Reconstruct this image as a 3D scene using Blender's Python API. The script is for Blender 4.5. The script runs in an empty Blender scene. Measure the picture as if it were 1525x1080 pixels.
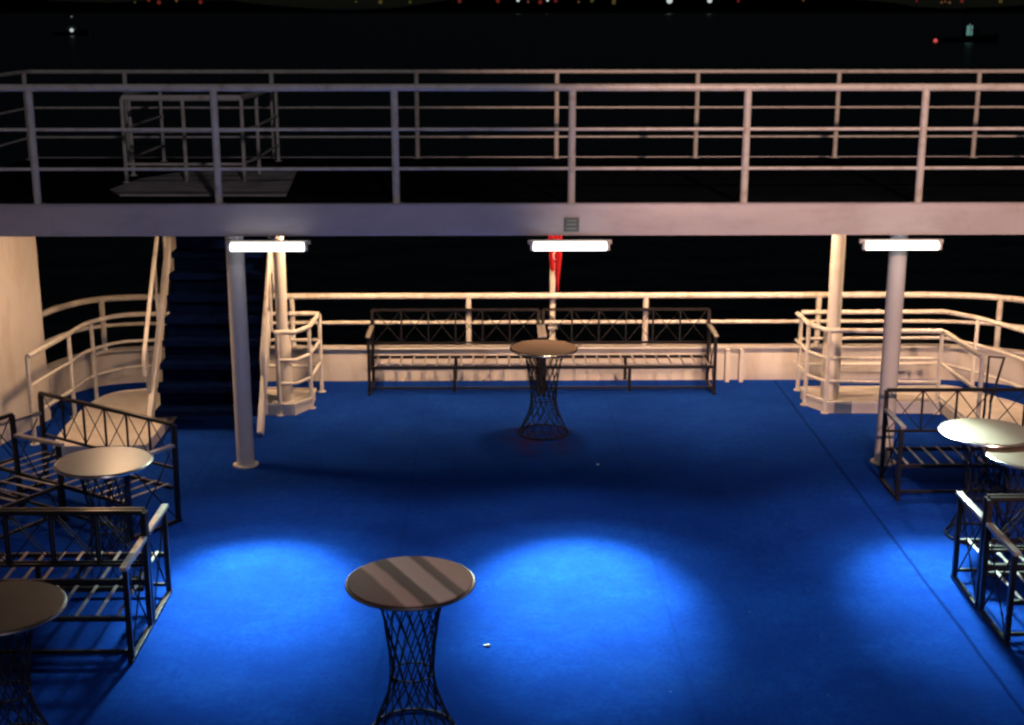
import bpy, bmesh, math, random
from mathutils import Vector, Matrix, Quaternion
random.seed(7)
S = bpy.context.scene
COL = S.collection
PI = math.pi

# ------------------------------------------------------------------ materials
def mat(name, color, rough=0.5, metal=0.0, var=0.0, vscale=6.0, bump=0.0, bscale=60.0, spec=0.5,
        dirt=None, dirt_scale=2.0, dirt_amt=0.5, coat=0.0, stretch=(1, 1, 1)):
    m = bpy.data.materials.new(name); m.use_nodes = True
    nt = m.node_tree; n = nt.nodes; l = nt.links
    b = n['Principled BSDF']
    b.inputs['Roughness'].default_value = rough
    b.inputs['Metallic'].default_value = metal
    b.inputs['Specular IOR Level'].default_value = spec
    b.inputs['Coat Weight'].default_value = coat
    tc = n.new('ShaderNodeTexCoord')
    mp = n.new('ShaderNodeMapping'); mp.inputs['Scale'].default_value = stretch
    l.new(tc.outputs['Object'], mp.inputs['Vector'])
    noi = n.new('ShaderNodeTexNoise'); noi.inputs['Scale'].default_value = vscale
    noi.inputs['Detail'].default_value = 6
    l.new(mp.outputs[0], noi.inputs['Vector'])
    cr = n.new('ShaderNodeValToRGB')
    c = color
    cr.color_ramp.elements[0].position = 0.3
    cr.color_ramp.elements[1].position = 0.7
    cr.color_ramp.elements[0].color = tuple(x * (1 - var) for x in c) + (1,)
    cr.color_ramp.elements[1].color = tuple(min(1, x * (1 + var)) for x in c) + (1,)
    l.new(noi.outputs['Fac'], cr.inputs['Fac'])
    out = cr.outputs['Color']
    if dirt:
        n2 = n.new('ShaderNodeTexNoise'); n2.inputs['Scale'].default_value = dirt_scale
        n2.inputs['Detail'].default_value = 8; n2.inputs['Roughness'].default_value = 0.65
        l.new(mp.outputs[0], n2.inputs['Vector'])
        r2 = n.new('ShaderNodeMapRange'); r2.inputs[1].default_value = 0.5; r2.inputs[2].default_value = 0.72
        r2.inputs[3].default_value = 0; r2.inputs[4].default_value = dirt_amt
        l.new(n2.outputs['Fac'], r2.inputs[0])
        mx = n.new('ShaderNodeMixRGB'); mx.inputs['Color2'].default_value = tuple(dirt) + (1,)
        l.new(r2.outputs[0], mx.inputs['Fac']); l.new(out, mx.inputs['Color1'])
        out = mx.outputs['Color']
    l.new(out, b.inputs['Base Color'])
    if bump:
        nb = n.new('ShaderNodeTexNoise'); nb.inputs['Scale'].default_value = bscale
        nb.inputs['Detail'].default_value = 4
        l.new(tc.outputs['Object'], nb.inputs['Vector'])
        bp = n.new('ShaderNodeBump'); bp.inputs['Strength'].default_value = bump
        bp.inputs['Distance'].default_value = 0.02
        l.new(nb.outputs['Fac'], bp.inputs['Height']); l.new(bp.outputs[0], b.inputs['Normal'])
    return m

def emit(name, color, strength):
    m = bpy.data.materials.new(name); m.use_nodes = True
    nt = m.node_tree; nt.nodes.clear()
    e = nt.nodes.new('ShaderNodeEmission'); o = nt.nodes.new('ShaderNodeOutputMaterial')
    e.inputs[0].default_value = tuple(color) + (1,); e.inputs[1].default_value = strength
    nt.links.new(e.outputs[0], o.inputs[0])
    return m

M_WHITE = mat('ship_white_paint', (0.72, 0.70, 0.66), 0.42, var=0.06, vscale=3, bump=0.15, bscale=14,
              dirt=(0.42, 0.30, 0.20), dirt_scale=2.2, dirt_amt=0.35, stretch=(1, 1, 0.35))
M_PANEL = mat('bulwark_paint', (0.70, 0.66, 0.60), 0.5, var=0.10, vscale=1.6, bump=0.35, bscale=5,
              dirt=(0.40, 0.26, 0.15), dirt_scale=3.5, dirt_amt=0.45, stretch=(1, 1, 0.3))
M_RAIL = mat('rail_paint', (0.74, 0.72, 0.66), 0.35, var=0.08, vscale=9, dirt=(0.36, 0.22, 0.12), dirt_scale=11, dirt_amt=0.5)
M_FASCIA = mat('fascia_paint', (0.66, 0.62, 0.62), 0.42, var=0.10, vscale=1.4, bump=0.4, bscale=3.0,
               dirt=(0.38, 0.30, 0.26), dirt_scale=3.0, dirt_amt=0.4, stretch=(0.6, 1, 1.6))
M_METAL = mat('dark_bench_metal', (0.016, 0.015, 0.016), 0.35, metal=0.1, spec=0.35, var=0.3, vscale=20,
              dirt=(0.03, 0.022, 0.02), dirt_scale=14, dirt_amt=0.5)
M_SLAT = mat('worn_slat_metal', (0.42, 0.39, 0.37), 0.35, metal=0.3, var=0.25, vscale=16)
M_WIRE = mat('dark_wire', (0.010, 0.011, 0.016), 0.6, metal=0.0, spec=0.25)
M_RIM = mat('steel_rim', (0.45, 0.42, 0.40), 0.25, metal=0.9, var=0.1, vscale=9)
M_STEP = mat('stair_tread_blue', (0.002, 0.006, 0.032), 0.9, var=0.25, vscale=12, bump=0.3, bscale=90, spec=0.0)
M_UDECK = mat('upper_deck_paint', (0.012, 0.016, 0.02), 0.8, var=0.3, vscale=2, bump=0.2, spec=0.0)
M_PLATE = mat('pale_slab_paint', (0.62, 0.58, 0.54), 0.75, var=0.2, vscale=3, bump=0.3, spec=0.2,
              dirt=(0.12, 0.16, 0.14), dirt_scale=2, dirt_amt=0.6)
M_RED = mat('red_flag_cloth', (0.38, 0.012, 0.02), 0.8, var=0.2, vscale=8, bump=0.3, bscale=25, spec=0.2)
M_CLOTHW = mat('white_flag_mark', (0.6, 0.4, 0.4), 0.8)
M_TOPP = mat('pale_tabletop', (0.34, 0.27, 0.215), 0.32, var=0.05, vscale=4, dirt=(0.45, 0.36, 0.28), dirt_scale=3, dirt_amt=0.35)
M_TOPC = mat('cream_tabletop', (0.17, 0.12, 0.09), 0.38, var=0.08, vscale=4, dirt=(0.13, 0.10, 0.08), dirt_scale=3, dirt_amt=0.35)
M_TOPB = mat('brown_tabletop', (0.13, 0.085, 0.055), 0.4, var=0.2, vscale=3)
M_TOPF = mat('tan_tabletop', (0.22, 0.16, 0.12), 0.55, var=0.12, vscale=3)
M_HULL = mat('hull_paint', (0.10, 0.11, 0.13), 0.5, var=0.1)
M_TUBE = emit('fluorescent_tube_glow', (1.0, 0.96, 0.90), 5)
M_WLENS = emit('warm_lamp_glow', (1.0, 0.72, 0.42), 6)
M_SIGN = mat('sign_plate_green_grey', (0.13, 0.17, 0.14), 0.5, var=0.1)
M_SIGNL = mat('sign_mark_pale', (0.38, 0.42, 0.38), 0.5)
M_PAPER = mat('paper', (0.75, 0.78, 0.80), 0.7)
M_HILL = mat('night_hill', (0.03, 0.034, 0.04), 0.95, var=0.3, vscale=0.01, spec=0.0)
M_BOATH = mat('boat_hull_paint', (0.02, 0.03, 0.035), 0.6)
M_BOATC = mat('boat_cabin_paint', (0.10, 0.13, 0.13), 0.6)

def carpet_mat():
    m = bpy.data.materials.new('blue_deck_carpet'); m.use_nodes = True
    nt = m.node_tree; n = nt.nodes; l = nt.links; b = n['Principled BSDF']
    tc = n.new('ShaderNodeTexCoord')
    def noise(sc, det=6, ro=0.6):
        x = n.new('ShaderNodeTexNoise'); x.inputs['Scale'].default_value = sc
        x.inputs['Detail'].default_value = det; x.inputs['Roughness'].default_value = ro
        l.new(tc.outputs['Object'], x.inputs['Vector']); return x.outputs['Fac']
    def ramp(f, p0, p1, c0, c1):
        r = n.new('ShaderNodeValToRGB'); e = r.color_ramp.elements
        e[0].position = p0; e[1].position = p1; e[0].color = c0 + (1,); e[1].color = c1 + (1,)
        l.new(f, r.inputs[0]); return r.outputs['Color']
    def mr(f, a, bb, c, d):
        r = n.new('ShaderNodeMapRange')
        for i, v in enumerate((a, bb, c, d)): r.inputs[i + 1].default_value = v
        l.new(f, r.inputs[0]); return r.outputs[0]
    def mix(f, c1, c2, t='MIX'):
        x = n.new('ShaderNodeMixRGB'); x.blend_type = t
        if isinstance(f, float): x.inputs['Fac'].default_value = f
        else: l.new(f, x.inputs['Fac'])
        for i, c in ((1, c1), (2, c2)):
            if isinstance(c, tuple): x.inputs[i].default_value = c + (1,)
            else: l.new(c, x.inputs[i])
        return x.outputs['Color']
    def math_(op, a, bb=None):
        x = n.new('ShaderNodeMath'); x.operation = op
        for i, v in enumerate((a, bb)):
            if v is None: continue
            if isinstance(v, (int, float)): x.inputs[i].default_value = v
            else: l.new(v, x.inputs[i])
        return x.outputs[0]
    base = ramp(noise(1.1), 0.33, 0.68, (0.0075, 0.050, 0.30), (0.012, 0.088, 0.49))
    base = mix(mr(noise(9, 6, 0.75), 0.4, 0.62, 0, 0.45), base, (0.006, 0.034, 0.28))
    base = mix(mr(noise(26, 5, 0.7), 0.45, 0.65, 0, 0.55), base, (0.008, 0.030, 0.22))
    base = mix(mr(noise(2.3, 8, 0.75), 0.52, 0.62, 0, 0.25), base, (0.006, 0.028, 0.24))
    base = mix(mr(noise(0.7, 8, 0.7), 0.56, 0.68, 0, 0.3), base, (0.022, 0.080, 0.27))   # worn grey patches
    fib = noise(240, 3)
    base = mix(mr(fib, 0.3, 0.7, 0.0, 0.55), base, (0.006, 0.022, 0.20))
    sep = n.new('ShaderNodeSeparateXYZ'); l.new(tc.outputs['Object'], sep.inputs[0])
    # reddish dark patch in front of the table near the stern
    dx = math_('MULTIPLY', math_('SUBTRACT', sep.outputs[0], 0.45), 1.6)
    dy = math_('SUBTRACT', sep.outputs[1], 13.15)
    d = math_('ADD', math_('MULTIPLY', dx, dx), math_('MULTIPLY', dy, dy))
    st = math_('MULTIPLY', mr(d, 0.0, 0.5, 1, 0), mr(noise(5, 8), 0.42, 0.6, 0, 1))
    base = mix(math_('MULTIPLY', st, 0.75), base, (0.05, 0.022, 0.06))
    # pale crumbs trodden into the pile
    vo = n.new('ShaderNodeTexVoronoi'); vo.inputs['Scale'].default_value = 3.0
    l.new(tc.outputs['Object'], vo.inputs['Vector'])
    base = mix(mr(vo.outputs['Distance'], 0.018, 0.03, 0.35, 0), base, (0.25, 0.3, 0.4))
    # seam between two carpet widths
    def seam(x0, amt):
        wob = math_('MULTIPLY', math_('SUBTRACT', noise(1.3, 2), 0.5), 0.03)
        return mr(math_('ABSOLUTE', math_('ADD', math_('SUBTRACT', sep.outputs[0], x0), wob)), 0.006, 0.02, amt, 0)
    for x0, amt in ((3.24, 0.75), (-0.76, 0.18), (-2.76, 0.2), (1.24, 0.18)):
        base = mix(seam(x0, amt), base, (0.004, 0.015, 0.09))
    l.new(base, b.inputs['Base Color'])
    b.inputs['Roughness'].default_value = 0.85
    b.inputs['Specular IOR Level'].default_value = 0.0
    h = math_('ADD', math_('MULTIPLY', fib, 0.6), math_('MULTIPLY', noise(3, 4), 2.0))
    bp = n.new('ShaderNodeBump'); bp.inputs['Strength'].default_value = 0.35; bp.inputs['Distance'].default_value = 0.012
    l.new(h, bp.inputs['Height']); l.new(bp.outputs[0], b.inputs['Normal'])
    return m
M_CARPET = carpet_mat()

def sea_mat():
    m = bpy.data.materials.new('night_sea'); m.use_nodes = True
    nt = m.node_tree; n = nt.nodes; l = nt.links; b = n['Principled BSDF']
    b.inputs['Base Color'].default_value = (0.010, 0.011, 0.016, 1)
    b.inputs['Roughness'].default_value = 0.32
    tc = n.new('ShaderNodeTexCoord')
    w = n.new('ShaderNodeTexNoise'); w.inputs['Scale'].default_value = 0.25; w.inputs['Detail'].default_value = 6
    l.new(tc.outputs['Object'], w.inputs['Vector'])
    bp = n.new('ShaderNodeBump'); bp.inputs['Strength'].default_value = 0.8; bp.inputs['Distance'].default_value = 0.6
    l.new(w.outputs['Fac'], bp.inputs['Height']); l.new(bp.outputs[0], b.inputs['Normal'])
    return m
M_SEA = sea_mat()

def painted_reflection_top():
    # overhead reflection painted into the top's colour as brown, tan and grey-beige bands
    m = bpy.data.materials.new('painted_reflection_tabletop'); m.use_nodes = True
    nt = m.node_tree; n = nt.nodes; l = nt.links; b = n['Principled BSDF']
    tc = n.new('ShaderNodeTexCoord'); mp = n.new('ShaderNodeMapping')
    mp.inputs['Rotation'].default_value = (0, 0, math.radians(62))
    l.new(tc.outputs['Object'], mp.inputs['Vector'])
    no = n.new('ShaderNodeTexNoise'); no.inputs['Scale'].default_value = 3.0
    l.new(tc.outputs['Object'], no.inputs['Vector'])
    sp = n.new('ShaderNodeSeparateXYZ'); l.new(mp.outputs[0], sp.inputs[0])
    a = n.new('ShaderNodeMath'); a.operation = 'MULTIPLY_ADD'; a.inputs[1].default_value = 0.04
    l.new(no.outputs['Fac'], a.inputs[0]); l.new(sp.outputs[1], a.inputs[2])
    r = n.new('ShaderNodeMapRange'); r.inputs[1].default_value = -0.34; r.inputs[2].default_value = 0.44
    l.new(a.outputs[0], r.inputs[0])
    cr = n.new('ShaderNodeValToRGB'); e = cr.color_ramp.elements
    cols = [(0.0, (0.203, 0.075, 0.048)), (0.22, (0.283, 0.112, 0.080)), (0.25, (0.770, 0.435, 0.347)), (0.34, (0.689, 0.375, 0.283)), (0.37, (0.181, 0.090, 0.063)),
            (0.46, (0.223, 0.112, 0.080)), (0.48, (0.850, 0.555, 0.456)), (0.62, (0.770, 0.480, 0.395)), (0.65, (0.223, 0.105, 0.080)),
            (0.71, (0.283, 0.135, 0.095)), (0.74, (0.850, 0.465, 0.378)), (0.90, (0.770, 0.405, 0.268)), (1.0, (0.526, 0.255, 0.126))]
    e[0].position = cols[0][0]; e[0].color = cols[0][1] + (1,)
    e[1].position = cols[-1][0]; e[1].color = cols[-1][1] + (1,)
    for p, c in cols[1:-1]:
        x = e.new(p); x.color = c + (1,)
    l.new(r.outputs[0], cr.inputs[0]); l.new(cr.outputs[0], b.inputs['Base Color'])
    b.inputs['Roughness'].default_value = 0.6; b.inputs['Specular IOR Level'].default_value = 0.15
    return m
M_BAND = painted_reflection_top()

# ------------------------------------------------------------------ mesh helper
class MB:
    def __init__(s): s.bm = bmesh.new()
    def box(s, c, size, rot=None, bev=0.0):
        r = bmesh.ops.create_cube(s.bm, size=1.0)
        vs = r['verts']
        mt = Matrix.Translation(Vector(c)) @ (rot.to_4x4() if rot else Matrix.Identity(4)) @ Matrix.Diagonal((size[0], size[1], size[2], 1))
        bmesh.ops.transform(s.bm, matrix=mt, verts=vs)
        if bev:
            es = list({e for v in vs for e in v.link_edges})
            bmesh.ops.bevel(s.bm, geom=es, offset=bev, segments=2, affect='EDGES', profile=0.7)
        return s
    def beam(s, p0, p1, w, h, bev=0.0, up=(0, 0, 1)):
        p0 = Vector(p0); p1 = Vector(p1); d = p1 - p0; L = d.length; d.normalize()
        u = Vector(up)
        if abs(d.dot(u)) > 0.99: u = Vector((0, 1, 0))
        x = d.cross(u).normalized(); z = x.cross(d).normalized()
        rot = Matrix((x, d, z)).transposed()
        return s.box((p0 + p1) / 2, (w, L, h), rot, bev)
    def tube(s, pts, r, n=10, closed=False, caps=True):
        pts = [Vector(p) for p in pts]; N = len(pts); rings = []
        prev = None
        for i, p in enumerate(pts):
            if closed: d = pts[(i + 1) % N] - pts[i - 1]
            elif i == 0: d = pts[1] - pts[0]
            elif i == N - 1: d = pts[-1] - pts[-2]
            else: d = (pts[i + 1] - p).normalized() + (p - pts[i - 1]).normalized()
            d.normalize()
            if prev is None:
                u = Vector((0, 0, 1)) if abs(d.z) < 0.9 else Vector((1, 0, 0))
                a = d.cross(u).normalized()
            else:
                a = (prev - d * prev.dot(d)).normalized()
            prev = a; b = d.cross(a)
            rr = r[i] if isinstance(r, (list, tuple)) else r
            rings.append([s.bm.verts.new(p + (a * math.cos(t) + b * math.sin(t)) * rr) for t in [2 * PI * k / n for k in range(n)]])
        m = N if closed else N - 1
        for i in range(m):
            A = rings[i]; B = rings[(i + 1) % N]
            for k in range(n):
                s.bm.faces.new((A[k], A[(k + 1) % n], B[(k + 1) % n], B[k]))
        if not closed and caps:
            s.bm.faces.new(rings[0][::-1]); s.bm.faces.new(rings[-1])
        return s
    def lathe(s, prof, n=48, c=(0, 0, 0)):
        rings = []
        for r, z in prof:
            rings.append([s.bm.verts.new((c[0] + r * math.cos(2 * PI * k / n), c[1] + r * math.sin(2 * PI * k / n), c[2] + z)) for k in range(n)])
        for i in range(len(rings) - 1):
            for k in range(n):
                s.bm.faces.new((rings[i][k], rings[i][(k + 1) % n], rings[i + 1][(k + 1) % n], rings[i + 1][k]))
        s.bm.faces.new(rings[0][::-1]); s.bm.faces.new(rings[-1])
        return s
    def ribbon(s, path, z0, z1, t):
        # vertical plate of thickness t following a plan path
        P = [Vector((p[0], p[1], 0)) for p in path]; rows = []
        for i, p in enumerate(P):
            d = (P[min(i + 1, len(P) - 1)] - P[max(i - 1, 0)]).normalized(); nrm = Vector((-d.y, d.x, 0)) * (t / 2)
            rows.append([s.bm.verts.new(q) for q in (p + nrm + Vector((0, 0, z0)), p - nrm + Vector((0, 0, z0)), p - nrm + Vector((0, 0, z1)), p + nrm + Vector((0, 0, z1)))])
        for i in range(len(rows) - 1):
            for k in range(4):
                s.bm.faces.new((rows[i][k], rows[i][(k + 1) % 4], rows[i + 1][(k + 1) % 4], rows[i + 1][k]))
        s.bm.faces.new(rows[0]); s.bm.faces.new(rows[-1][::-1])
        return s
    def prism(s, poly, z0, z1):
        a = [s.bm.verts.new((x, y, z0)) for x, y in poly]; b = [s.bm.verts.new((x, y, z1)) for x, y in poly]
        N = len(poly)
        s.bm.faces.new(a[::-1]); s.bm.faces.new(b)
        for i in range(N): s.bm.faces.new((a[i], a[(i + 1) % N], b[(i + 1) % N], b[i]))
        return s
    def build(s, name, m, parent=None, smooth=True):
        bmesh.ops.recalc_face_normals(s.bm, faces=s.bm.faces)
        me = bpy.data.meshes.new(name); s.bm.to_mesh(me); s.bm.free()
        me.materials.append(m)
        if smooth:
            for p in me.polygons: p.use_smooth = True
            try: me.set_sharp_from_angle(angle=math.radians(38))
            except Exception: pass
        o = bpy.data.objects.new(name, me); COL.objects.link(o)
        if parent: o.parent = parent
        return o

def tag(o, label, cat=None, group=None, kind=None):
    if label: o['label'] = label
    if cat: o['category'] = cat
    if group: o['group'] = group
    if kind: o['kind'] = kind
    return o
def thing(name, label, cat, loc=(0, 0, 0), rz=0, group=None):
    o = bpy.data.objects.new(name, None); COL.objects.link(o); o.empty_display_size = 0.2
    o.location = loc; o.rotation_euler = (0, 0, rz)
    return tag(o, label, cat, group)
def dup(src, label, loc, rz=0, group=None):
    r = src.copy(); COL.objects.link(r); r.location = loc; r.rotation_euler = (0, 0, rz); r['label'] = label
    if group: r['group'] = group
    for ch in list(src.children):
        c = ch.copy(); COL.objects.link(c); c.parent = r
        for g in list(ch.children):
            d = g.copy(); COL.objects.link(d); d.parent = c
    return r
def smooth_path(P, n=8):
    P = [Vector((p[0], p[1], p[2] if len(p) > 2 else 0)) for p in P]; out = []
    for i in range(len(P) - 1):
        p0 = P[max(i - 1, 0)]; p1 = P[i]; p2 = P[i + 1]; p3 = P[min(i + 2, len(P) - 1)]
        for k in range(n):
            t = k / n
            out.append(0.5 * ((2 * p1) + (p2 - p0) * t + (2 * p0 - 5 * p1 + 4 * p2 - p3) * t * t + (3 * p1 - p0 - 3 * p2 + p3) * t ** 3))
    out.append(P[-1]); return out
def at_z(path, z): return [(p[0], p[1], z) for p in path]

# ------------------------------------------------------------------ ship deck, hull, sea
CL = 0.69
left_edge = [(-5.35, -3), (-5.30, 4), (-5.15, 9), (-4.97, 12.8), (-4.90, 14.0), (-4.84, 14.65), (-4.62, 15.15), (-4.2, 15.38)]
right_edge = [(4.6, 15.42), (5.2, 15.40), (5.75, 15.25), (6.25, 14.85), (6.5, 14.2), (6.58, 13), (6.7, 9), (6.8, 4), (6.85, -3)]
edge = [(p.x, p.y) for p in smooth_path(left_edge, 5)] + [(p.x, p.y) for p in smooth_path(right_edge, 5)]
tag(MB().prism([(x * 1.002, y) for x, y in edge], -0.25, 0.0).build('main_deck', M_CARPET, smooth=False), None, kind='structure')
hp = [(CL + (x - CL) * 1.01, y + 0.03) for x, y in edge]
hull = MB().prism(hp, -8.6, -0.252).build('ship_hull', M_HULL, smooth=False)
tag(hull, 'dark painted ferry hull beneath the blue open deck', 'hull')
bm = MB(); bm.prism([(-9000, -300), (9000, -300), (9000, 9000), (-9000, 9000)], -8.4, -8.0)
tag(bm.build('sea', M_SEA, smooth=False), None, kind='structure')

# low dark hills on the far shore
bm = bmesh.new(); rows = []
NX = 120
for i in range(NX + 1):
    x = -3200 + 6400 * i / NX
    hgt = 26 + 14 * math.sin(i * 0.21) + 9 * math.sin(i * 0.53 + 1) + random.uniform(-2, 2)
    rows.append([bm.verts.new((x, 2650, -8.2)), bm.verts.new((x, 2850 + random.uniform(-30, 30), -8 + hgt * 0.7)), bm.verts.new((x, 3150, -8 + hgt)), bm.verts.new((x, 3700, -8.2))])
for i in range(NX):
    for k in range(3): bm.faces.new((rows[i][k], rows[i + 1][k], rows[i + 1][k + 1], rows[i][k + 1]))
mb = MB(); mb.bm.free(); mb.bm = bm
tag(mb.build('hills', M_HILL), None, kind='structure')

# ------------------------------------------------------------------ bulwark at the stern
bul_path = [(p.x, p.y) for p in smooth_path([(-4.95, 13.4), (-4.90, 14.0), (-4.84, 14.62), (-4.60, 15.15), (-4.15, 15.38), (-3.2, 15.42)], 6)] + \
           [(-1.0, 15.42), (1.0, 15.42), (3.0, 15.42)] + \
           [(p.x, p.y) for p in smooth_path([(4.6, 15.42), (5.2, 15.39), (5.75, 15.23), (6.22, 14.83), (6.45, 14.2), (6.53, 13), (6.65, 9), (6.75, 4)], 6)]
bt = thing('bulwark', 'low cream steel bulwark curving round the stern under the outer rail', 'bulwark', (CL, 15.42, 0))
def rel(o): o.matrix_parent_inverse = o.parent.matrix_world.inverted() if False else Matrix.Translation(-Vector(o.parent.location)); return o
rel(MB().ribbon(bul_path, 0, 0.385, 0.03).build('plate', M_PANEL, bt))
rel(MB().ribbon(bul_path, 0.387, 0.41, 0.13).build('cap_rail', M_WHITE, bt))
for x in (2.68, 2.84, 4.6):
    m = MB(); m.beam((x, 15.35, 0.0), (x, 15.35, 0.383), 0.045, 0.10)
    rel(m.build('stiffener', M_PANEL, bt, smooth=False))

def railing(name, label, path, zs, posts, z0, r_top=0.026, r=0.016, r_post=0.022, cat='railing', group=None, kick=None, close_end=False):
    """path: plan polyline; zs: list of rail heights (top first); posts: plan points; z0: foot height"""
    t = thing(name, label, cat, (path[0][0], path[0][1], z0), 0, group)
    for i, z in enumerate(zs):
        pts = [(p[0], p[1], z) for p in path]
        rel(MB().tube(pts, r_top if i == 0 else r, 10).build('top_rail' if i == 0 else 'lower_rail', M_RAIL, t))
    for p in posts:
        zb = p[2] if len(p) > 2 else z0
        m = MB(); m.tube([(p[0], p[1], zb), (p[0], p[1], zs[0] - 0.004)], r_post, 10)
        m.lathe([(r_post * 2.1, 0), (r_post * 2.1, 0.008)], 14, (p[0], p[1], zb))
        rel(m.build('post', M_RAIL, t))
    if kick:
        kp, k0, k1 = kick
        rel(MB().ribbon(kp, k0, k1, 0.02).build('kick_plate', M_PANEL, t))
    return t

# outer railing standing on the bulwark
railing('stern_railing', 'long outermost white railing on the stern bulwark behind the benches', bul_path[2:-8], [1.0, 0.69],
        [(-4.88, 14.15), (-4.44, 15.27), (-2.32, 15.42), (-0.30, 15.42), (1.73, 15.42), (3.72, 15.42), (5.74, 15.23), (6.46, 14.2)], 0.41,
        r_top=0.036, r=0.022, r_post=0.032)

# ------------------------------------------------------------------ railed wells on both quarters
lw_front = [(-1.97, 14.28), (-2.08, 14.06), (-3.6, 14.03)] + [(p.x, p.y) for p in smooth_path([(-3.62, 14.03), (-3.95, 13.82), (-4.08, 13.3), (-4.15, 12.3), (-4.2, 11.6)], 6)]
lw_back = [(-1.95, 14.95), (-3.55, 14.97)] + [(p.x, p.y) for p in smooth_path([(-3.6, 14.97), (-4.1, 14.9), (-4.38, 14.5), (-4.45, 13.9), (-4.55, 13.05)], 6)]
railing('well_railing', 'inner railing left of the blue stairs, curving forward along the ship side', lw_back, [0.9, 0.60, 0.30],
        [(-1.95, 14.95), (-3.05, 14.96), (-4.36, 14.55), (-4.44, 14.0), (-4.56, 13.06)], 0.0, r_top=0.026, r=0.018)
railing('well_railing', 'short low front railing with kick plate right beside the blue stairs', [(-1.955, 14.90), (-1.98, 14.30), (-2.1, 14.05), (-2.31, 14.04)],
        [0.9, 0.60, 0.345], [(-1.98, 14.30), (-2.28, 14.035)], 0.0, r_top=0.026, r=0.018)
def platform(label, poly, h=0.12):
    t = thing('platform', label, 'platform', (poly[0][0], poly[0][1], 0))
    rel(MB().prism(poly, 0.002, h).build('body', M_PANEL, t, smooth=False))
    lip = [(x, y) for x, y in poly] + [poly[0]]
    rel(MB().ribbon(lip, h - 0.012, h + 0.012, 0.03).build('edge_strip', M_WHITE, t))
    return t
platform('cream raised deck platform left of and around the stair foot, behind the left pale table',
    [(-1.98, 14.62), (-1.98, 14.28), (-2.12, 14.03), (-3.36, 14.0), (-3.36, 12.62), (-4.22, 12.60)] +
    [(p.x, p.y) for p in smooth_path([(-4.27, 12.9), (-4.30, 13.5), (-4.26, 14.2), (-4.10, 14.52), (-3.8, 14.66)], 5)] + [(-2.4, 14.66)])
rw_back = [(3.42, 14.95), (5.0, 14.97)] + [(p.x, p.y) for p in smooth_path([(5.02, 14.97), (5.3, 14.6), (5.55, 14.0), (5.72, 13.2), (5.85, 12.0)], 6)]
railing('well_railing', 'inner railing behind the right tall pole, curving away to the right edge', rw_back, [0.9, 0.60, 0.30],
        [(3.42, 14.95), (5.28, 14.62), (5.72, 13.2), (5.85, 12.0)], 0.0, r_top=0.026, r=0.018)
rw_front = [(3.36, 14.90), (3.37, 14.36), (3.5, 14.06), (4.70, 14.02)]
railing('well_railing', 'straight front railing of the right well, crossed by the tall pole', rw_front, [0.9, 0.60, 0.345],
        [(3.37, 14.36), (3.52, 14.055), (4.70, 14.02)], 0.0, r_top=0.026, r=0.018)
railing('side_railing', 'short railing running forward above the right white round table', [(4.71, 13.96), (4.74, 12.9)], [0.9, 0.55, 0.2],
        [(4.74, 12.9)], 0.0, r_top=0.028, r=0.02)
t = thing('gate_frame', 'small dark hinged gate frame at the end of the short right railing', 'gate', (4.78, 12.85, 0))
g = MB(); g.tube([(0.0, 0, 0.0), (0.0, 0, 0.92), (0.16, 0.03, 0.90), (0.06, 0.02, 0.45)], 0.014, 8)
g.build('bar', M_METAL, t)
platform('cream raised deck platform under the right railings near the white tables',
    [(3.38, 14.62), (5.0, 14.66)] + [(p.x, p.y) for p in smooth_path([(5.1, 14.6), (5.28, 14.35), (5.56, 13.85), (5.65, 13.2), (5.66, 12.62)], 5)] +
    [(4.76, 12.60), (4.76, 14.0), (3.54, 14.03), (3.39, 14.3)])
# ------------------------------------------------------------------ side walls carrying the upper deck
wl = [(-4.72, 13.95), (-4.98, 12.9), (-5.12, 12.0), (-5.2, 9.0), (-5.35, 4.0)]
t = thing('side_wall', 'tall cream steel side wall at the left edge beside the curved rails', 'wall', (-4.72, 13.95, 0))
rel(MB().ribbon(wl, 0, 2.2, 0.10).build('plate', M_PANEL, t))
for y, x in ((11.4, -5.06), (9.9, -5.09)):
    rel(MB().beam((x, y, 0.02), (x, y, 2.18), 0.05, 0.03).build('stiffener', M_PANEL, t, smooth=False))
wr = [(6.62, 12.5), (6.72, 9.0), (6.8, 4.0)]
t = thing('side_wall', 'cream steel side wall beyond the right edge of the benches', 'wall', (6.62, 12.5, 0))
rel(MB().ribbon(wr, 0.0, 2.2, 0.05).build('plate', M_PANEL, t))

# ------------------------------------------------------------------ upper bridge deck
UZ = 2.53
ud = thing('upper_deck', 'raised dark walkway deck with pale steel edge beam crossing the picture', 'deck', (CL, 12.0, 2.22))
XL, XR = -5.32, 6.9
# plate in four pieces around the stair opening (x -3.6..-2.4, y 14.65..15.4)
m = MB()
m.prism([(XL, 12.06), (XR, 12.06), (XR, 14.65), (XL, 14.65)], UZ - 0.06, UZ - 0.01)
m.prism([(XL, 14.651), (-3.62, 14.651), (-3.62, 15.399), (XL, 15.399)], UZ - 0.06, UZ - 0.01)
m.prism([(-2.40, 14.651), (XR, 14.651), (XR, 15.399), (-2.40, 15.399)], UZ - 0.06, UZ - 0.01)
m.prism([(XL, 15.4), (XR, 15.4), (XR, 15.9), (XL, 15.9)], UZ - 0.06, UZ - 0.01)
rel(m.build('deck_plate', M_UDECK, ud, smooth=False))
rel(MB().box((CL + 0.1, 12.03, UZ - 0.14), (XR - XL, 0.05, 0.285), bev=0.006).build('edge_beam', M_FASCIA, ud))
m = MB()
for x in (-3.9, -1.1, 1.72, 4.6): m.box((x, 12.003, UZ - 0.14), (0.012, 0.004, 0.27))
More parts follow.
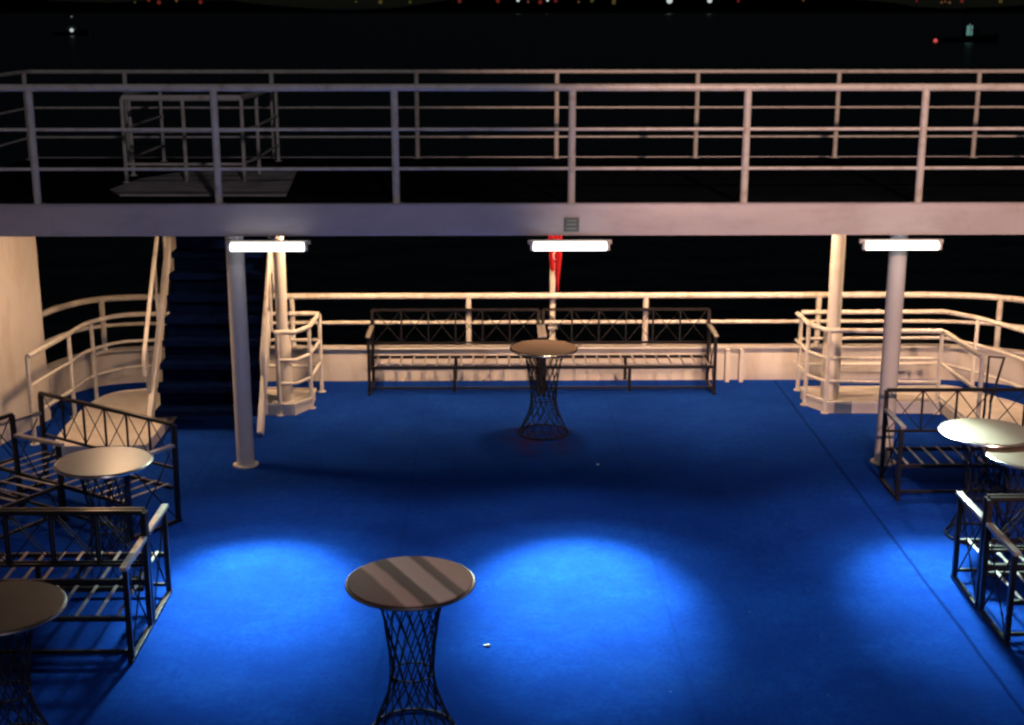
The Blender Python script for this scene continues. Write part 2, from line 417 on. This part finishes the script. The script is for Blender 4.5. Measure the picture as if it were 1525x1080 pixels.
m.box((CL + 0.1, 12.001, UZ - 0.004), (XR - XL, 0.03, 0.012))
rel(m.build('weld_seam', M_FASCIA, ud, smooth=False))
rel(MB().box((CL + 0.1, 15.93, UZ - 0.07), (XR - XL, 0.05, 0.14), bev=0.006).build('aft_edge_beam', M_FASCIA, ud))
for y in (13.1, 14.3):
    rel(MB().box((CL + 0.1, y, UZ - 0.13), (XR - XL - 0.1, 0.04, 0.12)).build('under_beam', M_WHITE, ud, smooth=False))
t = thing('pale_slab', 'thin pale slab on the dark upper deck by the stair head', 'plate', (-3.0, 13.75, UZ - 0.008))  # thin pale slab laid on the deck plate
m = MB(); m.prism([(-0.42, -1.15), (1.1, -1.18), (0.92, 0.85), (-0.15, 0.85), (-0.55, 0.1), (-0.62, -0.75)], 0, 0.012)
m.build('plate', M_PLATE, t, smooth=False)

s = thing('sign_plate', 'small square green-grey sign on the pale deck edge above the middle tube', 'sign', (0.675, 12.003, 2.345))
MB().box((0, -0.004, 0), (0.135, 0.006, 0.125), bev=0.002).build('board', M_SIGN, s)
for dz in (0.036, 0.004, -0.034): MB().box((0.0, -0.0085, dz), (0.085, 0.002, 0.010)).build('mark', M_SIGNL, s, smooth=False)

# near railing of the upper deck
post_x = [(48 - 735) / 172.0, (320 - 735) / 172.0, (587 - 735) / 172.0, (851 - 735) / 172.0, (1112 - 735) / 172.0, (1377 - 735) / 172.0, 5.4]
near_path = [(-5.3, 12.06), (-2, 12.06), (2, 12.06), (6.85, 12.06)]
railing('bridge_railing', 'nearest upper white railing of four rails along the walkway front edge', near_path, [3.525, 3.17, 2.83],
        [(x, 12.06) for x in post_x], UZ - 0.01, r_top=0.034, r=0.016, r_post=0.034)
far_posts = [(x - 735) / 131.0 for x in (190, 406, 620, 828, 1037, 1247, 1456)] + [6.8]
far_path = [(-5.27, 12.2), (-5.27, 15.7), (-5.2, 15.86), (0, 15.86), (6.85, 15.86)]
railing('bridge_railing', 'farther thinner upper railing along the walkway aft edge', far_path, [3.49, 3.09, 2.76],
        [(x, 15.86) for x in far_posts] + [(-5.27, 12.6), (-5.27, 14.2), (-5.25, 15.75)], UZ - 0.01, r_top=0.024, r=0.014, r_post=0.028)
gp = [(-3.70, 15.6), (-3.70, 14.15), (-3.60, 13.62), (-2.48, 13.62), (-2.42, 14.15), (-2.42, 15.6)]
railing('stair_guard', 'dim guard rail boxing in the stair head on the upper deck', gp, [3.34, 3.02, 2.70],
        [(-3.70, 14.2), (-3.62, 13.62), (-3.03, 13.62), (-2.46, 13.62), (-2.42, 14.25), (-2.42, 15.55), (-3.70, 15.55)], UZ - 0.01, r_top=0.03, r=0.014, r_post=0.02)

# ------------------------------------------------------------------ staircase
st = thing('staircase', 'steep dark blue staircase with white side rails at left', 'stairs', (-2.98, 13.5, 0))
y0s, y1s, ZT = 13.42, 15.35, 2.46
nst = 11
def sy(z): return y0s + (y1s - y0s) * z / ZT
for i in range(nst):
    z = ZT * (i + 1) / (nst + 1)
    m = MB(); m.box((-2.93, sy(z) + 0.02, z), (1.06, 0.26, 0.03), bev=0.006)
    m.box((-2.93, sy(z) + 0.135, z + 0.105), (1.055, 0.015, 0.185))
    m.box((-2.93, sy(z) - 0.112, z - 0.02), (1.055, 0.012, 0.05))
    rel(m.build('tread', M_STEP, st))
for x in (-3.49, -2.37):
    m = MB(); m.beam((x, sy(0) - 0.13, 0.02), (x, y1s - 0.13, ZT), 0.05, 0.13)
    rel(m.build('stringer', M_WHITE, st, smooth=False))
    sgn = -1 if x < -3 else 1
    xo = x + sgn * 0.03
    m = MB(); m.tube([(xo, sy(0.02), 0.60), (xo, sy(0.0), 0.78), (xo, sy(0.06), 0.86), (xo, sy(1.6), 2.40)], 0.022, 10)
    for z in (0.12, 0.85, 1.45): m.tube([(xo, sy(z), z + 0.05), (xo, sy(z), z + 0.76)], 0.016, 8)
    rel(m.build('handrail', M_RAIL, st))
for x in (-3.60, -2.76):
    m = MB(); m.box((x, 15.3, 1.62), (0.07, 0.05, 1.6), bev=0.006)
    rel(m.build('hanger', M_WHITE, st))

# ------------------------------------------------------------------ pillars
def pillar(label, x, y, r, light_step_sleeve=False):
    t = thing('pillar', label, 'pillar', (x, y, 0))
    m = MB(); m.lathe([(r, 0.012), (r, 2.215)], 28); m.build('shaft', M_WHITE, t)
    MB().lathe([(r * 1.45, 0), (r * 1.45, 0.012)], 28).build('foot_plate', M_WHITE, t)
    if light_step_sleeve: MB().lathe([(r * 1.35, 0.013), (r * 1.35, 0.86), (r * 1.02, 0.90)], 28).build('light_step_sleeve', M_PANEL, t)  # added part; imitates the duller light low on the shaft
    return t
pillar('thick pale pillar at the foot of the blue stairs', -2.36, 12.4, 0.082)
pillar('thick grey pillar behind the right rear bench', 3.69, 12.4, 0.082)
pillar('brightly lit slim pillar inside the well right of the stairs', -2.25, 14.22, 0.062, True)
pillar('brightly lit slim pillar inside the right railed well', 3.60, 14.22, 0.072, True)

# ------------------------------------------------------------------ lamps
def tube_light(label, x):
    t = thing('tube_light', label, 'lamp', (x, 11.93, 2.165), 0, 'fluorescent tube lights under the deck edge')
    MB().box((0, 0.035, 0.034), (0.74, 0.05, 0.035), bev=0.006).build('housing', M_WHITE, t)
    m = MB(); m.tube([(-0.32, 0, -0.002), (0.32, 0, -0.002)], 0.036, 14); m.build('tube', M_TUBE, t)
    for sx in (-1, 1): MB().box((sx * 0.335, 0, 0.0), (0.03, 0.05, 0.07), bev=0.006).build('end_cap', M_WHITE, t)
    return t
TX = [(-1.985), (0.66), (3.58)]
for x, lb in zip(TX, ('glowing white tube light at left, in front of the stair pillar', 'glowing white tube light in the middle, in front of the red flag',
                      'glowing white tube light at right, in front of the grey pillar')):
    tube_light(lb, x)
def add_light(kind, name, loc, power, color, target=None, **kw):
    ld = bpy.data.lights.new(name, kind); ld.energy = power; ld.color = color
    for k, v in kw.items(): setattr(ld, k, v)
    o = bpy.data.objects.new(name, ld); COL.objects.link(o); o.location = loc
    if target is not None:
        o.rotation_euler = (Vector(target) - Vector(loc)).to_track_quat('-Z', 'Y').to_euler()
    return o
COOL = (0.68, 1.0, 0.88); WARM = (1.0, 0.60, 0.34)
for i, x in enumerate(TX):
    dx = (0.22, -0.05, -0.12)[i]
    add_light('SPOT', 'tube_core', (x, 11.84, 2.13), (3500, 4100, 2100)[i], COOL, (x + dx, 9.42, 0), spot_size=math.radians(36), spot_blend=1.0, shadow_soft_size=0.12)
    add_light('SPOT', 'tube_spot', (x, 11.84, 2.13), (380, 440, 330)[i], COOL, (x + dx, 9.1, 0), spot_size=math.radians(62), spot_blend=1.0, shadow_soft_size=0.12)
    add_light('SPOT', 'tube_spill', (x, 11.84, 2.13), 78, (1.0, 0.95, 0.92), (x + dx, 9.1, 0), spot_size=math.radians(112), spot_blend=0.75, shadow_soft_size=0.18)
# warm deck lamps hidden above the edge beam, on the underside of the walkway
for i, (x, y) in enumerate(((-3.62, 12.75), (-1.55, 13.9), (0.7, 13.9), (2.75, 13.9), (5.0, 13.6))):
    t = thing('ceiling_lamp', ['warm round lamp under the walkway over the left curved rails', 'warm round lamp under the walkway by the stair pillar',
              'warm round lamp under the walkway over the middle of the deck', 'warm round lamp under the walkway left of the right slim pillar',
              'warm round lamp under the walkway over the right well'][i], 'lamp', (x, y, 2.43), 0, 'warm lamps under the walkway')
    MB().lathe([(0.13, -0.03), (0.13, 0.0)], 24).build('housing', M_WHITE, t)
    MB().lathe([(0.05, -0.085), (0.09, -0.065), (0.105, -0.032)], 24).build('lens', M_WLENS, t)
    add_light('AREA', 'deck_lamp', (x, y, 2.33), (36, 96, 82, 98, 84)[i], WARM, (x, y + 2.6, 0.35) if i else (-4.3, 12.6, 0), shape='DISK', size=0.22)
# warm floodlight on the deckhouse behind the viewer to the right, plus an added soft fill in place of ambient light
add_light('SPOT', 'flood_right', (3.6, 1.2, 5.4), 3200, (1.0, 0.60, 0.46), (4.6, 12.0, 2.9), spot_size=math.radians(46), spot_blend=0.55, shadow_soft_size=0.06)
add_light('AREA', 'fill_left', (1.5, -1.5, 8.5), 200, (1.0, 0.86, 0.95), (0.0, 12.0, 2.2), shape='DISK', size=0.6)

# ------------------------------------------------------------------ benches
BL = 1.94
def make_bench(label, L=BL):
    t = thing('bench', label, 'bench', (0, 0, 0), 0)
    D = 0.55; H = L / 2; SZ = 0.31
    def bar(m, a, b, w=0.03, h=0.03): m.beam(a, b, w, h, bev=0.004)
    for x in (-H + 0.02, 0.0, H - 0.02):
        ends = x != 0.0
        m = MB(); bar(m, (x, 0.02, 0.03), (x, 0.02, 0.66 if ends else SZ - 0.017), 0.036, 0.036); m.build('leg', M_METAL, t)
        m = MB(); bar(m, (x, D - 0.02, 0.03), (x, D - 0.005, 0.85 if ends else SZ - 0.017), 0.036, 0.036); m.build('leg', M_METAL, t)
        if ends:
            m = MB(); bar(m, (x, -0.02, 0.015), (x, D + 0.01, 0.015), 0.036, 0.028); m.build('floor_runner', M_METAL, t)
            m = MB(); bar(m, (x, -0.03, 0.675), (x, D - 0.03, 0.675), 0.048, 0.026)
            m.build('armrest', M_SLAT, t)
            m = MB(); 
            m.tube([(x, 0.06, 0.06), (x, 0.27, 0.33), (x, 0.06, 0.63)], 0.006, 6); m.tube([(x, D - 0.06, 0.06), (x, 0.28, 0.33), (x, D - 0.06, 0.63)], 0.006, 6)
            m.build('side_scroll', M_WIRE, t)
    m = MB()
    bar(m, (-H + 0.04, 0.02, SZ), (H - 0.04, 0.02, SZ), 0.03, 0.032); bar(m, (-H + 0.04, D - 0.05, SZ), (H - 0.04, D - 0.05, SZ), 0.03, 0.032)
    m.build('seat_frame', M_METAL, t)
    m = MB(); n = int(round(L / 0.14))
    for i in range(n):
        x = -H + 0.09 + (L - 0.18) * i / (n - 1)
        m.box((x, D / 2 - 0.015, SZ + 0.022), (0.022, D - 0.06, 0.008), bev=0.002)
    m.build('seat_slats', M_SLAT, t)
    m = MB(); bar(m, (-H + 0.04, 0.02, 0.075), (H - 0.04, 0.02, 0.075), 0.024, 0.024); m.build('stretcher', M_METAL, t)
    m = MB(); yb = D - 0.01
    bar(m, (-H + 0.02, yb, 0.855), (H - 0.02, yb, 0.855), 0.032, 0.03); bar(m, (-H + 0.04, yb, 0.47), (H - 0.04, yb, 0.47), 0.022, 0.022)
    m.build('backrest_frame', M_METAL, t)
    m = MB(); nb = 6
    for i in range(nb):
        xa = -H + 0.04 + (L - 0.08) * i / nb; xb = -H + 0.04 + (L - 0.08) * (i + 1) / nb
        if i: bar(m, (xa, yb, 0.48), (xa, yb, 0.845), 0.018, 0.014)
        m.tube([(xa + 0.012, yb - 0.006, 0.485), (xb - 0.012, yb - 0.006, 0.84)], 0.0045, 6)
        m.tube([(xa + 0.012, yb + 0.008, 0.84), (xb - 0.012, yb + 0.008, 0.485)], 0.0045, 6)
    m.build('backrest_lattice', M_WIRE, t)
    return t
G = 'dark metal slatted benches on the blue deck'
b0 = make_bench('near left bench facing the viewer, back to back with another'); b0['group'] = G
b0.location = (-3.36, 8.34, 0)
dup(b0, 'bench at left facing away, behind the near left bench and sharing its back line', (-3.36, 9.47, 0), PI, G)
dup(b0, 'near right bench facing the viewer, cut by the lower right edge', (4.42, 8.52, 0), 0, G)
dup(b0, 'bench at right facing away, behind the near right bench, below the two white tables', (4.42, 9.66, 0), PI, G)
dup(b0, 'bench in front of the right grey pillar, behind the large white round table', (4.48, 11.36, 0), 0, G)
dup(b0, 'far bench left of the far table, against the stern bulwark', (-0.45, 14.80, 0), 0, G)
dup(b0, 'far bench right of the far table, against the stern bulwark', (1.50, 14.80, 0), 0, G)
bs = make_bench('slanting bench behind the left pale table, lattice against the cream coaming', 1.75); bs['group'] = G
ang = math.atan2(-1.0, 1.45)
dv = Vector((math.cos(ang), math.sin(ang))); nv = Vector((-dv.y, dv.x))
c = Vector((-3.36, 11.42)) - nv * 0.55
bs.location = (c.x, c.y, 0); bs.rotation_euler = (0, 0, ang)
# bench along the left ship side, mostly outside the frame
ang = math.atan2(0.87, 0.5) ; dv = Vector((math.cos(ang), math.sin(ang)))
c = Vector((-4.02, 11.25)) - dv * 0.9
dup(bs, 'bench end poking in at the left edge beside the cream side wall', (c.x + 0.42, c.y - 0.25, 0), ang, G)

# ------------------------------------------------------------------ tables
def make_table(label, loc, R, topm, H=0.9, wires=15, rz=0.0, group='round cafe tables with wire hourglass bases'):
    t = thing('round_table', label, 'table', loc, rz, group)
    MB().lathe([(R - 0.012, H - 0.028), (R - 0.006, H - 0.006), (R - 0.012, H)], 64).build('tabletop', topm, t)
    m = MB(); m.tube([((R - 0.004) * math.cos(a), (R - 0.004) * math.sin(a), H - 0.016) for a in [2 * PI * k / 64 for k in range(64)]], 0.013, 8, closed=True)
    m.build('rim', M_RIM, t)
    rt, rw, rb, zw = 0.20, 0.125, 0.26, 0.40 * H
    zt = H - 0.03
    def rr(z):
        if z > zw: u = (z - zw) / (zt - zw); return rw + (rt - rw) * u ** 1.7
        u = (zw - z) / zw; return rw + (rb - rw) * u ** 1.6
    m = MB()
    for sgn in (1, -1):
        for k in range(wires):
            a0 = 2 * PI * k / wires; pts = []
            for j in range(15):
                z = 0.012 + (zt - 0.012) * j / 14; a = a0 + sgn * (j / 14 - 0.5) * 2.1; q = rr(z) + sgn * 0.004
                pts.append((q * math.cos(a), q * math.sin(a), z))
            m.tube(pts, 0.0042, 5)
    for z, rad in ((0.012, rr(0.012)), (zt - 0.008, rr(zt)), (zw, rw)):
        m.tube([(rad * math.cos(a), rad * math.sin(a), z) for a in [2 * PI * k / 36 for k in range(36)]], 0.009 if z != zw else 0.006, 6, closed=True)
    m.build('wire_base', M_WIRE, t)
    return t
make_table('near centre table with brown and tan reflection bands painted on its top, standing alone', (-0.495, 7.42, 0), 0.371, M_BAND, H=0.98)
make_table('far table with tan top in front of the two stern benches', (0.49, 13.37, 0), 0.335, M_TOPF)
make_table('pale round table at left before the slanting bench', (-2.94, 9.86, 0), 0.355, M_TOPP)
make_table('dim brown table at the lower left corner below the bench', (-2.83, 7.27, 0), 0.37, M_TOPB)
make_table('larger white round table at the right edge, nearer the grey pillar', (3.95, 10.52, 0), 0.37, M_TOPC)
make_table('lower white round table at the right edge, tucked under the larger white table', (4.12, 10.05, 0), 0.32, M_TOPC, H=0.855)

# ------------------------------------------------------------------ flag staff and flag
t = thing('flagstaff', 'white flagstaff rising behind the stern rail at the centre', 'flagstaff', (0.665, 15.52, 0.0))
MB().tube([(0, 0, -0.2), (0, 0, 1.3), (0, 0, 2.25)], [0.036, 0.032, 0.028], 14).build('staff', M_RAIL, t)
for z in (0.45, 0.62): MB().box((0, -0.03, z), (0.11, 0.12, 0.03), bev=0.004).build('bracket', M_WHITE, t)
bm = bmesh.new(); NU, NV = 14, 26; grid = []
for j in range(NV + 1):
    v = j / NV; row = []
    for i in range(NU + 1):
        u = i / NU
        w = 0.062 + 0.015 * math.sin(v * PI) - 0.05 * max(0, v - 0.6)
        x = (u - 0.5) * 2 * w + 0.015 * math.sin(v * 5) + 0.035 * v
        y = -0.05 + 0.035 * math.sin(u * PI * 3.2 + v * 2.4) * (0.5 + v * 0.6)
        z = 2.2 - v * (0.92 + 0.55 * max(0, u - 0.5))
        row.append(bm.verts.new((x, y, z)))
    grid.append(row)
for j in range(NV):
    for i in range(NU): bm.faces.new((grid[j][i], grid[j][i + 1], grid[j + 1][i + 1], grid[j + 1][i]))
mb = MB(); mb.bm.free(); mb.bm = bm
bmesh.ops.recalc_face_normals(bm, faces=bm.faces)
bmesh.ops.solidify(bm, geom=bm.faces[:], thickness=0.004)
fl = thing('flag', 'limp red flag with a white mark hanging on the flagstaff', 'flag', (0.665, 15.52, 0))
mb.build('cloth', M_RED, fl)
m = MB(); m.tube([(0.03 + 0.028 * math.cos(a), -0.096, 1.46 + 0.045 * math.sin(a)) for a in [PI * 0.45 + PI * 1.1 * k / 8 for k in range(9)]], [0.002, 0.006, 0.008, 0.009, 0.009, 0.009, 0.008, 0.006, 0.002], 6)
m.build('emblem', M_CLOTHW, fl)

# ------------------------------------------------------------------ litter on the carpet
def scrap(label, loc, sc):
    bm = bmesh.new(); bmesh.ops.create_icosphere(bm, subdivisions=2, radius=1)
    for v in bm.verts: v.co = Vector((v.co.x * sc * random.uniform(0.7, 1.2), v.co.y * sc * 0.7 * random.uniform(0.7, 1.2), v.co.z * sc * 0.35 * random.uniform(0.6, 1.3)))
    mb = MB(); mb.bm.free(); mb.bm = bm
    o = mb.build('paper_scrap', M_PAPER, smooth=False); o.location = loc; tag(o, label, 'litter', 'paper scraps on the carpet')
scrap('crumpled white paper scrap right of the near centre table', (-0.062, 8.56, 0.008), 0.024)
scrap('tiny pale crumb on the dark carpet in mid deck', (0.97, 12.36, 0.005), 0.016)

# ------------------------------------------------------------------ far lights and vessels
def lamp_sphere(parent, name, loc, r, m):
    bm = bmesh.new(); bmesh.ops.create_icosphere(bm, subdivisions=2, radius=r)
    bmesh.ops.translate(bm, verts=bm.verts, vec=loc)
    mb = MB(); mb.bm.free(); mb.bm = bm
    return mb.build(name, m, parent)
E_W = emit('white_mast_lamp', (0.85, 0.95, 1.0), 0.55); E_R = emit('red_mast_lamp', (1.0, 0.13, 0.12), 0.6)
E_G = emit('green_cabin_window', (0.25, 0.62, 0.52), 0.33); E_D = emit('dim_lamp', (0.5, 0.45, 0.55), 0.18)
def px_at(x, y, D):   # only used to place the far craft by bearing
    dep = math.radians(14.5) + math.atan((y - 540) / 2050.0)
    h = D * math.tan(dep); dist = D * math.cos(math.radians(14.5)) + h * math.sin(math.radians(14.5))
    return (x - 735) * dist / 2050.0, 4.2 - h
def boat(label, X, Y, L, z=-8.0):
    t = thing('fishing_boat', label, 'boat', (X, Y, z), 0, 'boats far out on the dark sea')
    bm = bmesh.new(); secs = []
    for i in range(9):
        u = i / 8; x = -L / 2 + L * u; w = 2.6 * math.sin(PI * min(1, 0.25 + 0.75 * (1 - u))) ** 0.6 if u < 1 else 0.05
        sh = 1.4 + 1.4 * u * u
        secs.append([bm.verts.new((x, -w, sh)), bm.verts.new((x, -w * 0.6, -0.3)), bm.verts.new((x, w * 0.6, -0.3)), bm.verts.new((x, w, sh))])
    for i in range(8):
        for k in range(4): bm.faces.new((secs[i][k], secs[i][(k + 1) % 4], secs[i + 1][(k + 1) % 4], secs[i + 1][k]))
    bm.faces.new(secs[0]); bm.faces.new(secs[-1])
    mb = MB(); mb.bm.free(); mb.bm = bm; mb.build('hull', M_BOATH, t)
    MB().box((1.0, 0, 3.0), (5, 3.2, 2.8), bev=0.2).build('cabin', M_BOATC, t)
    m = MB(); m.tube([(-1.5, 0, 1.2), (-1.5, 0, 12.3)], 0.12, 6); m.build('mast', M_BOATH, t)
    return t
D1 = 500
cx_, cz_ = px_at(1441, 80, D1)
b = boat('far boat with a green lit cabin and red lamp at upper right', cx_, D1, 22)
MB().box((0, -1.75, 4.0), (2.1, 0.2, 3.4)).build('window', E_G, b)
for (px, py, r, m) in ((1395, 61, 0.75, E_R), (1424, 71, 0.5, E_D), (1449, 45, 0.5, E_D), (1447, 37, 0.35, E_D)):
    x, z = px_at(px, py, D1 - 3)
    lamp_sphere(b, 'mast_lamp', (x - cx_, -3, z + 8.0), r, m)
mm = MB()
for px, py in ((1395, 61), (1449, 37)):
    x, z = px_at(px, py, D1 - 3); mm.tube([(x - cx_, -2.6, 1.5), (x - cx_, -2.6, z + 8)], 0.1, 6)
mm.build('light_mast', M_BOATH, b)
x, z = px_at(108, 70, 620)
b = boat('far dark boat with one white masthead lamp at upper left', x, 620, 16)
for py, r, m in ((45, 0.85, E_W), (25, 0.5, E_D), (63, 0.45, E_D)):
    xx, zz = px_at(108, py, 617)
    lamp_sphere(b, 'mast_lamp', (xx - x, -2.5, zz + 8.0), r, m)
E_A = emit('amber_shore_lamp', (1.0, 0.42, 0.16), 0.10); E_Y = emit('yellow_shore_lamp', (0.8, 0.7, 0.15), 0.06); E_RR = emit('red_shore_lamp', (1.0, 0.12, 0.08), 0.10)
E_WS = emit('white_shore_lamp', (0.9, 1.0, 0.95), 0.6)
def shore(label, px, py, r, m, D=2600, group='lamps along the far shore'):
    x, z = px_at(px, py, D)
    t = thing('shore_lamp', label, 'lamp', (x, D, -8), 0, group)
    H = z + 8
    MB().tube([(0, 0, 0), (0, 0, H - r)], 0.5, 6).build('post', M_BOATH, t)
    lamp_sphere(t, 'lantern', (0, 0, H), r, m)
shore('large greenish white shore lamp at the top edge, left of its bright neighbour', 997, 1, 5.5, E_WS)
shore('bright white shore lamp at the top edge, right of the large greenish one', 1057, 1, 4.5, E_WS)
shore('small white shore lamp at the top edge above the centre', 771, 0.5, 3, E_WS)
shore('small white shore lamp just right of the small central one', 815, 0.5, 2.4, E_WS)
for i in range(26):
    px = random.uniform(200, 1500)
    k = random.choice((0, 0, 1, 2))
    shore('dim %s shore lamp among the row at the top edge' % ('amber', 'yellow', 'red')[k], px, random.uniform(0.5, 4), random.uniform(1.6, 4), (E_A, E_Y, E_RR)[k],
          group='dim %s lamps along the far shore' % ('amber', 'yellow', 'red')[k])

# ------------------------------------------------------------------ world, moon, camera
w = bpy.data.worlds.new('World'); S.world = w; w.use_nodes = True
nt = w.node_tree; bg = nt.nodes['Background']
sky = nt.nodes.new('ShaderNodeTexSky'); sky.sky_type = 'NISHITA'; sky.sun_disc = False
sky.sun_elevation = math.radians(30); sky.sun_rotation = math.radians(200)
nt.links.new(sky.outputs[0], bg.inputs[0]); bg.inputs[1].default_value = 0.0009
moon = add_light('SUN', 'moon', (0, 0, 30), 0.004, (0.8, 0.86, 1.0)); moon.rotation_euler = (math.radians(60), 0, math.radians(-20)); moon.data.angle = math.radians(0.5)

cd = bpy.data.cameras.new('camera'); cam = bpy.data.objects.new('camera', cd); COL.objects.link(cam)
cd.sensor_width = 36; cd.lens = 2050 / 1525 * 36; cd.clip_end = 20000; cd.clip_start = 0.05
cam.location = (0, 0, 4.2)
cam.rotation_euler = (math.radians(90 - 14.5), 0, math.radians(-0.73))
S.camera = cam

S.view_settings.view_transform = 'Standard'; S.view_settings.look = 'None'
S.view_settings.exposure = 0; S.view_settings.gamma = 1; S.view_settings.use_curve_mapping = False
S.render.engine = 'CYCLES'
S.cycles.use_denoising = True
S.cycles.pixel_filter_type = 'BLACKMAN_HARRIS'; S.cycles.filter_width = 2.5
S.cycles.max_bounces = 6; S.cycles.sample_clamp_indirect = 4
